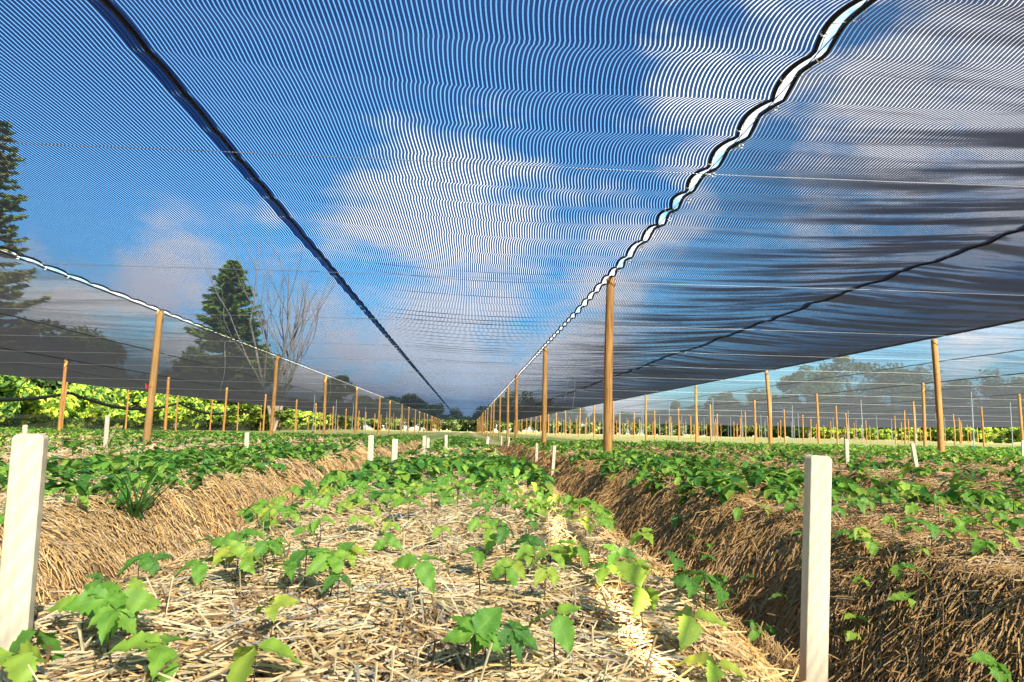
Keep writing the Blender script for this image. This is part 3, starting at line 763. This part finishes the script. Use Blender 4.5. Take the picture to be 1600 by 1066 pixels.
for ri, (xr, ys, st, nm) in enumerate(ROWS):
    for k in range(40):
        y = ys + k * st + (rng.normal(0, .12) if k > 1 else 0)
        if y > 122: break
        if ri == 2 and k == 0: m_ = post_mesh(.050, ZN, 77, .6)
        elif ri == 3 and k == 0: m_ = post_mesh(.046, ZN, 78, .2)
        elif ri == 4 and k == 0: m_ = post_mesh(.049, ZN, 79, .6)
        else: m_ = PM[rng.integers(8)]
        x = xr + (rng.normal(0, .05) if k else 0); z = float(H(x, y))
        o = obj('post', m_, None, (x, y, z)); o.scale = (1, 1, (ZN - z) / ZN)
        o.rotation_euler = (rng.normal(0, .008), rng.normal(0, .012), rng.uniform(-.3, .3))
        if ri == 2 and k == 0: o.rotation_euler = (0, .019, .15); o.location.x -= .02
        if ri == 3 and k == 0: o.rotation_euler = (0, .017, .2); o.location.x -= .02
        if ri == 4 and k == 0: o.rotation_euler = (0, -.003, .1); o.location.x += .13
        tag(o, (WHICH[k] if k < 4 else 'small distant orange-brown post ') + nm, 'post', 'wooden posts carrying the nets')
        if ri == 2 and k == 0:
            th = np.linspace(0, 6.28, 13)
            P = np.stack([.056 * np.cos(th), .056 * np.sin(th), 1.05 + .004 * np.sin(th * 3)], 1)
            vv, ff = tube_arrays(P, .007, 6); obj('red_tie', mesh('red_tie', vv, ff, M_red), o)
            vv, ff = tube_arrays([(-.055, -.01, 1.05), (-.085, -.02, 1.09), (-.075, -.03, 1.02)], .012, 6); obj('red_tie', mesh('red_tie', vv, ff, M_red), o)
        elif k < 3:
            P = [(-.06, 0, ZN - .02), (-.03, -.052, ZN - .06), (.03, -.054, ZN - .10), (.058, 0, ZN - .06), (.04, .045, ZN - .01)]
            vv, ff = tube_arrays(P, .004, 5); obj('tie_wire', mesh('tie_wire', vv, ff, M_wiredark), o)
# slim galvanised poles under the ridge cords of the right-hand nets
def pole_mesh():
    P = np.array([(0, 0, -.2), (0, 0, 1.0), (0, 0, 2.08), (0, 0, 2.10)]); vv, ff = tube_arrays(P, [.019, .019, .019, .026], 8)
    return mesh('pole', vv, ff, M_galv)
PL = pole_mesh()
for ri, (xr, ys) in enumerate([(11.2, 24), (17.6, 23), (24, 29), (30.4, 36), (36.8, 44), (-8, 36)]):
    for k in range(14):
        y = ys + k * 6.5 + rng.normal(0, .4)
        if y > 118: break
        o = obj('support_pole', PL, None, (xr + rng.normal(0, .08), y, float(H(xr, y))))
        o.rotation_euler = (rng.normal(0, .01), rng.normal(0, .012), 0)
        tag(o, 'slim grey steel pole standing midway between rows of wooden posts ' + ('on the right' if xr > 0 else 'on the left'), 'pole', 'grey steel support poles')
# cross wires
for k, y in enumerate(list(np.array([4.2, 7.5, 10.7, 14.1, 17.2, 20.7, 27.3, 34, 47, 60]))):
    xs = np.linspace(SEAMS[0], SEAMS[-1], 70); zz = ZN - .055 - .02 * np.sin((xs - 1.55) / 6.4 * np.pi) ** 2 + .10 * (1 - np.abs(2 * (((xs - 1.55) / 6.42) % 1) - 1)) * .4
    vv, ff = tube_arrays(np.stack([xs, xs * 0 + y, zz], 1), .0022 + .0001 * y, 5)
    o = obj('cross_wire', mesh('cross_wire', vv, ff, M_wire))
    tag(o, ['nearest', 'second nearest', 'third', 'fourth', 'fifth', 'sixth', 'seventh', 'eighth', 'ninth', 'farthest'][k] + ' thin wire strung sideways under the nets, counted from the front', 'wire', 'cross wires under the nets')
# loose hanging strings
for (x, y, z0, ln, lab) in [(-5.0, 14.2, 2.02, 1.0, 'loose string hanging from the left lace seam between two posts'),
                            (2.35, 15.2, 2.04, 1.35, 'loose string hanging beside the nearest post of the bright seam'),
                            (2.25, 15.6, 2.04, 1.0, 'shorter second string hanging beside the one near the bright seam'),
                            (-16.6, 24.6, 2.05, 1.3, 'loose string hanging before the hedge at the far left'),
                            (-4.9, 24.5, 2.02, .8, 'loose string hanging from the far part of the left lace seam')]:
    t_ = np.linspace(0, 1, 14); P = np.stack([x + .06 * np.sin(t_ * 4) * t_, y + .05 * t_, z0 - ln * t_], 1)
    vv, ff = tube_arrays(P, .0045, 5); tag(obj('hanging_string', mesh('hanging_string', vv, ff, M_wire)), lab, 'string')

# ------------------------------------------------------------------ rolled and low curtains along the left border
def swag(y0, y1, zt, sag, x, r, lab):
    t_ = np.linspace(0, 1, 26); P = np.stack([x + .03 * np.sin(t_ * 9), y0 + (y1 - y0) * t_, zt - sag * 4 * t_ * (1 - t_)], 1)
    vv, ff = tube_arrays(P, r * (1 + .25 * np.sin(t_ * 40) * .4 + .35 * np.sin(np.pi * t_)), 8)
    tag(obj('rolled_curtain', mesh('rolled_curtain', vv, ff, M_curt)), lab, 'rolled curtain', 'black rolled-up curtains slung between border posts')
yk = 20.2
for k in range(9):
    swag(yk, yk + 11.4, 1.62, .52, -17.75, .062, ['leftmost black rolled-up curtain sagging before the hedge', 'second black rolled-up curtain sagging before the hedge',
         'third black rolled-up curtain sagging before the hedge'][k] if k < 3 else 'small distant black rolled-up curtain sagging along the hedge')
    yk += 11.6
def curtain_mat():
    m, t = newmat('low_curtain_net'); tr = t.nodes.new('ShaderNodeBsdfTransparent'); tr.inputs[0].default_value = (.42, .42, .42, 1)
    n = noise(t, 300, 2); df = t.nodes.new('ShaderNodeBsdfDiffuse'); t.links.new(ramp(t, n, [(.3, (.02, .025, .02)), (.7, (.05, .055, .04))]), df.inputs[0])
    a = t.nodes.new('ShaderNodeAddShader'); t.links.new(tr.outputs[0], a.inputs[0]); t.links.new(df.outputs[0], a.inputs[1]); finish(t, a.outputs[0]); return m
ys = np.arange(14, 124, .4); zs = np.linspace(-.12, .58, 5)
YY, ZZ = np.meshgrid(ys, zs, indexing='ij'); XX = -18.3 + .05 * fnoise(YY * .8, ZZ * 2); ZZ2 = ZZ + (ZZ / .58) * .05 * np.sin(YY * 1.1)
co = obj('low_curtain', mesh('low_curtain', np.stack([XX, YY, ZZ2], -1).reshape(-1, 3), grid_faces(len(ys), 5), curtain_mat()))
tag(co, 'knee-high dark mesh curtain standing along the foot of the hedge', 'mesh curtain')

# ------------------------------------------------------------------ trees and bushes
def leaf_quads(C, size, colr, flat=.0, along=None):
    n = len(C); a = rng.normal(size=(n, 3)) if along is None else along.copy(); a[:, 2] *= (1 - flat); a /= np.linalg.norm(a, axis=1)[:, None]
    b = np.cross(a, rng.normal(size=(n, 3))); b /= np.linalg.norm(b, axis=1)[:, None] + 1e-9
    s = (np.broadcast_to(size, (n,)) * rng.uniform(.6, 1.4, n))[:, None]
    wr = .5 if along is None else .24
    V = np.stack([C - a * s, C + b * s * wr, C + a * s, C - b * s * wr], 1).reshape(-1, 3)
    return V, np.arange(n * 4).reshape(-1, 4), np.repeat(colr, 4, 0)
def crown_bush(name, loc, w, d, h, nclump, nleaf, size, cols, label, cat, group=None, trunk=None, base=.0):
    t = empty(name, loc); tag(t, label, cat, group)
    ctr = []; tries = 0
    while len(ctr) < nclump:
        p = rng.normal(size=3); p /= np.linalg.norm(p); p *= rng.uniform(.45, 1) ** .5
        ctr.append((p[0] * w / 2 * .8, p[1] * d / 2 * .8, base + (h - base) * (.5 + .44 * p[2])))
    ctr = np.array(ctr); cr = rng.uniform(.55, 1.25, nclump) * min(w, h - base) * .20
    per = nleaf // nclump
    P = rng.normal(size=(nclump, per, 3)); P /= np.linalg.norm(P, axis=2)[..., None]; P *= (rng.random((nclump, per, 1)) ** .33)
    P = ctr[:, None] + P * cr[:, None, None] * np.array([1, 1, .75])
    tone = rng.uniform(.7, 1.3, (nclump, 1, 1)); cc = np.array(cols)[rng.integers(len(cols), size=(nclump, per))] * tone
    P = P.reshape(-1, 3); P[:, 2] = np.maximum(P[:, 2], .03)
    V, Fq, C = leaf_quads(P, size, cc.reshape(-1, 3))
    obj('crown', mesh('crown', V, Fq, M_tree, False, C), t)
    mb = MB(); tr = trunk or (.03 * h)
    th = base + (h - base) * .55
    mb.tube([(0, 0, -.3), (.02 * h, 0, th * .5), (0, .01 * h, th)], [tr, tr * .75, tr * .4], 8, (.16, .11, .07))
    for k in range(min(nclump, 14)):
        c = ctr[k]; s0 = np.array([0, 0, th * rng.uniform(.35, .9)])
        mb.tube([s0, (s0 + c) / 2 + np.array([0, 0, -.05 * h]), c], [tr * .35, tr * .22, tr * .08], 5, (.15, .105, .07))
    mb.build('trunk', M_bark, parent=t); return t
def spruce(loc, h, r, nwh, label, cols, base=.06, dens=1.0, size=.22):
    t = empty('spruce', loc); tag(t, label, 'spruce')
    mb = MB(); mb.tube([(0, 0, -.3), (0, 0, h * .5), (.01 * h, 0, h * .985)], [h * .017, h * .011, h * .0015], 8, (.13, .09, .06))
    PP = []; CCC = []; DD = []
    for k in range(nwh):
        f = (k + rng.uniform(-.3, .3)) / nwh; z = h * (base + (1 - base) * f); R_ = r * (1 - f) ** .8 * rng.uniform(.75, 1.15) + .10
        nb = int(rng.integers(5, 8))
        a0 = rng.uniform(0, 6.28)
        for b in range(nb):
            a = a0 + b * 6.28 / nb + rng.normal(0, .2); rl = R_ * rng.uniform(.7, 1.15)
            m_ = int(dens * (26 + 120 * rl / r)); s = rng.random(m_) ** .8
            droop = rng.uniform(.0, .28); sag = -droop * rl * s + .25 * rl * s ** 3
            wdt = .20 * rl * (1 - s * .9) + .02
            off = rng.normal(size=m_) * wdt * .6; dz = -np.abs(rng.normal(size=m_)) * .055 * rl * (1 - .6 * s) - .01
            PP.append(np.stack([np.cos(a) * rl * s - np.sin(a) * off, np.sin(a) * rl * s + np.cos(a) * off, z + sag + dz], 1))
            sw = a + np.sign(off) * rng.uniform(.2, .9, m_)
            DD.append(np.stack([np.cos(sw), np.sin(sw), rng.normal(-.15, .3, m_)], 1))
            tn = rng.uniform(.65, 1.35)
            CCC.append(np.array(cols)[rng.integers(len(cols), size=m_)] * tn)
            mb.tube([(0, 0, z), (np.cos(a) * rl * .5, np.sin(a) * rl * .5, z - .1 * rl), (np.cos(a) * rl * .95, np.sin(a) * rl * .95, z - .06 * rl)], [h * .003, h * .002, .004], 4, (.13, .09, .06))
    P = np.concatenate(PP); C = np.concatenate(CCC)
    V, Fq, C = leaf_quads(P, size, C, .3, np.concatenate(DD))
    obj('crown', mesh('crown', V, Fq, M_tree, False, C), t); mb.build('trunk', M_bark, parent=t)
GZ = -.1
def at(u, y):
    """sideways position that shows at picture column u, y metres ahead on the ground"""
    d = MW.to_3x3() @ Vector(((u - 800) / F, (533 - 640) / F, -1.0)); return d.x / d.y * y
spruce((at(-48, 40), 40, GZ), 18.2, 3.5, 36, 'tall dark spruce rising behind the hedge at the left picture edge', [(.10, .16, .03), (.22, .25, .04), (.32, .27, .05)], .10, 1.3, .24)
spruce((at(348, 62), 62, GZ), 15.4, 5.6, 46, 'green spruce behind the left lace seam beside a bare tree', [(.19, .27, .04), (.30, .36, .055), (.12, .19, .03)], .05, 1.5, .36)
crown_bush('tree', (at(398, 66), 66, GZ), 5, 5, 9.6, 26, 6000, .22, [(.15, .21, .04), (.22, .27, .05)], 'low rounded tree clinging to the right side of the green spruce', 'tree')
crown_bush('tree', (at(300, 60), 60, GZ), 4, 4, 7.4, 24, 4000, .22, [(.08, .12, .025), (.12, .16, .035)], 'dark rounded tree filling the left side of the green spruce', 'tree')
crown_bush('tree', (at(122, 64), 64, GZ), 8, 7, 9.4, 34, 8000, .24, [(.08, .12, .025), (.12, .16, .035)], 'wide dark round tree seen through the left net', 'tree')
crown_bush('tree', (at(20, 48), 48, GZ), 7, 7, 7.2, 30, 7000, .24, [(.03, .05, .018), (.05, .075, .02)], 'dark broad tree below the tall spruce at the left edge', 'tree')
crown_bush('tree', (at(530, 110), 110, GZ), 5.5, 5, 9.5, 36, 6000, .28, [(.07, .09, .03), (.10, .12, .035)], 'small lone round tree far off beyond the left seam', 'tree')
# bare tree
bt = empty('bare_tree', (at(428, 60), 60, GZ)); tag(bt, 'pale leafless tree with several upright limbs right of the green spruce', 'bare tree')
mb = MB(); tw_ = MB()
def limb(mb, p, d, ln, r, lev):
    n = 5; P = [np.array(p)]; d = np.array(d, float)
    for k in range(n):
        d = d + rng.normal(0, .07, 3) + np.array([0, 0, .09]); d /= np.linalg.norm(d); P.append(P[-1] + d * ln / n)
    (mb if lev < 2 else tw_).tube(np.array(P), np.linspace(r, r * .45, n + 1), 6 if lev < 2 else 4, np.array([.31, .255, .20]) * rng.uniform(.85, 1.1))
    if lev < 4:
        for k in range(3 if lev < 2 else 2):
            q = rng.integers(2, n + 1); a = rng.uniform(0, 6.28); e = d + .40 * np.array([math.cos(a), math.sin(a), .1]); e /= np.linalg.norm(e)
            limb(mb, P[q], e, ln * rng.uniform(.5, .72), r * .5, lev + 1)
for a, l_ in ((-.16, 9.5), (.03, 11.0), (.26, 8.5), (.12, 9.5)):
    limb(mb, (a * .3, 0, 0), (a * .8, rng.normal(0, .1), 1), l_, .17, 0)
mb.build('trunk', M_bark, parent=bt); tw_.build('twigs', M_bark, parent=bt)
# sunny hedge of separate bushes
HG = 'bushes of the sunlit hedge'
YG = [(.24, .34, .03), (.34, .42, .04), (.14, .26, .025), (.44, .46, .06)]
DG = [(.03, .075, .018), (.05, .11, .02), (.09, .17, .025)]
hl = ['broad dark-hearted bush at the left end of the hedge', 'yellow-green bush second from the left end of the hedge', 'bright yellow-green bush third from the left end of the hedge', 'bush fourth from the left end of the hedge, yellow at its foot']
k = 0; y = 21.0
while y < 125:
    w = rng.uniform(4.2, 6.0) * (1 + .006 * y)
    lab = hl[k] if k < 4 else ('bright yellow-green bush in the long middle of the hedge' if k < 12 else 'small far bush near the distant end of the hedge')
    crown_bush('bush', (-22.5 - .06 * (y - 20) * .3 + rng.normal(0, .4), y, GZ), w, w, rng.uniform(2.4, 3.2), 34, 5200 if y < 60 else 3000, .13 + .0012 * y,
               (DG + YG[:1]) if k in (0, 3) else (YG + DG[1:] if k % 3 else YG + DG + DG), lab, 'bush', HG, .06)
    k += 1; y += w * .62
k = 0
for y in np.arange(20, 128, 6.2):
    crown_bush('tree', (-28.5 + rng.normal(0, .8), y, GZ), rng.uniform(6, 8), 6, rng.uniform(4.2, 5.6) + (.0), 26, 4200, .22,
               [(.03, .06, .018), (.05, .085, .022), (.07, .11, .03)], ['dark leafy tree behind the left end of the hedge', 'dark leafy tree second from the left behind the hedge'][k] if k < 2 else 'dark leafy tree in the row behind the hedge', 'tree', 'dark trees behind the hedge'); k += 1
# right-hand trees seen through the nets
for q, (u, y, w, h, lab) in enumerate([
    (1262, 144, 13.2, 16.2, 'leftmost tall tree of the grove seen through the right nets'), (1330, 148, 15.8, 19.5, 'highest broad tree of the grove seen through the right nets'),
    (1395, 146, 14.5, 17.4, 'third tree of the grove seen through the right nets'), (1450, 152, 13.2, 18.7, 'slender tree of the grove left of the tall right post'),
    (1530, 148, 15.8, 16.4, 'tree of the grove right of the tall right post'), (1600, 146, 15.8, 14.3, 'last tree of the grove at the right picture edge'),
    (1130, 171, 13.2, 11.1, 'low far tree left of the right grove'), (1190, 166, 11.9, 11.7, 'low far tree touching the left side of the right grove'), (1060, 186, 15.8, 9.1, 'lowest far tree between the bright seam and the grove')]):
    crown_bush('tree', (at(u, y), y, GZ), w, w, h, 30, 6500, .32, [(.08, .12, .035), (.12, .16, .045), (.16, .19, .06)], lab, 'tree', None, None, h * .12)
for q in range(46):
    u = 540 + q * 24 + rng.uniform(-6, 6); y = rng.uniform(150, 175)
    crown_bush('tree', (at(u, y), y, GZ), 15, 10, (rng.uniform(6, 10) if u < 900 else rng.uniform(4, 6.5)) if abs(u - 735) > 30 else 4.0, 24, 3000, .45, [(.09, .13, .035), (.13, .17, .05)],
               'hazy tree in the far tree line beyond the ends of the nets', 'tree', 'far tree line')
# bright hedge on the far right
for q in range(22):
    x = 77 + rng.uniform(-1, 1); y = 76 + q * 4.0
    crown_bush('bush', (x, y, GZ), 7, 7, rng.uniform(2.0, 3.0), 20, 2600, .22, YG if q % 4 else DG + YG, 'yellow-green bush of the far hedge at the right border of the nets', 'bush', 'bushes of the right border hedge', .06)
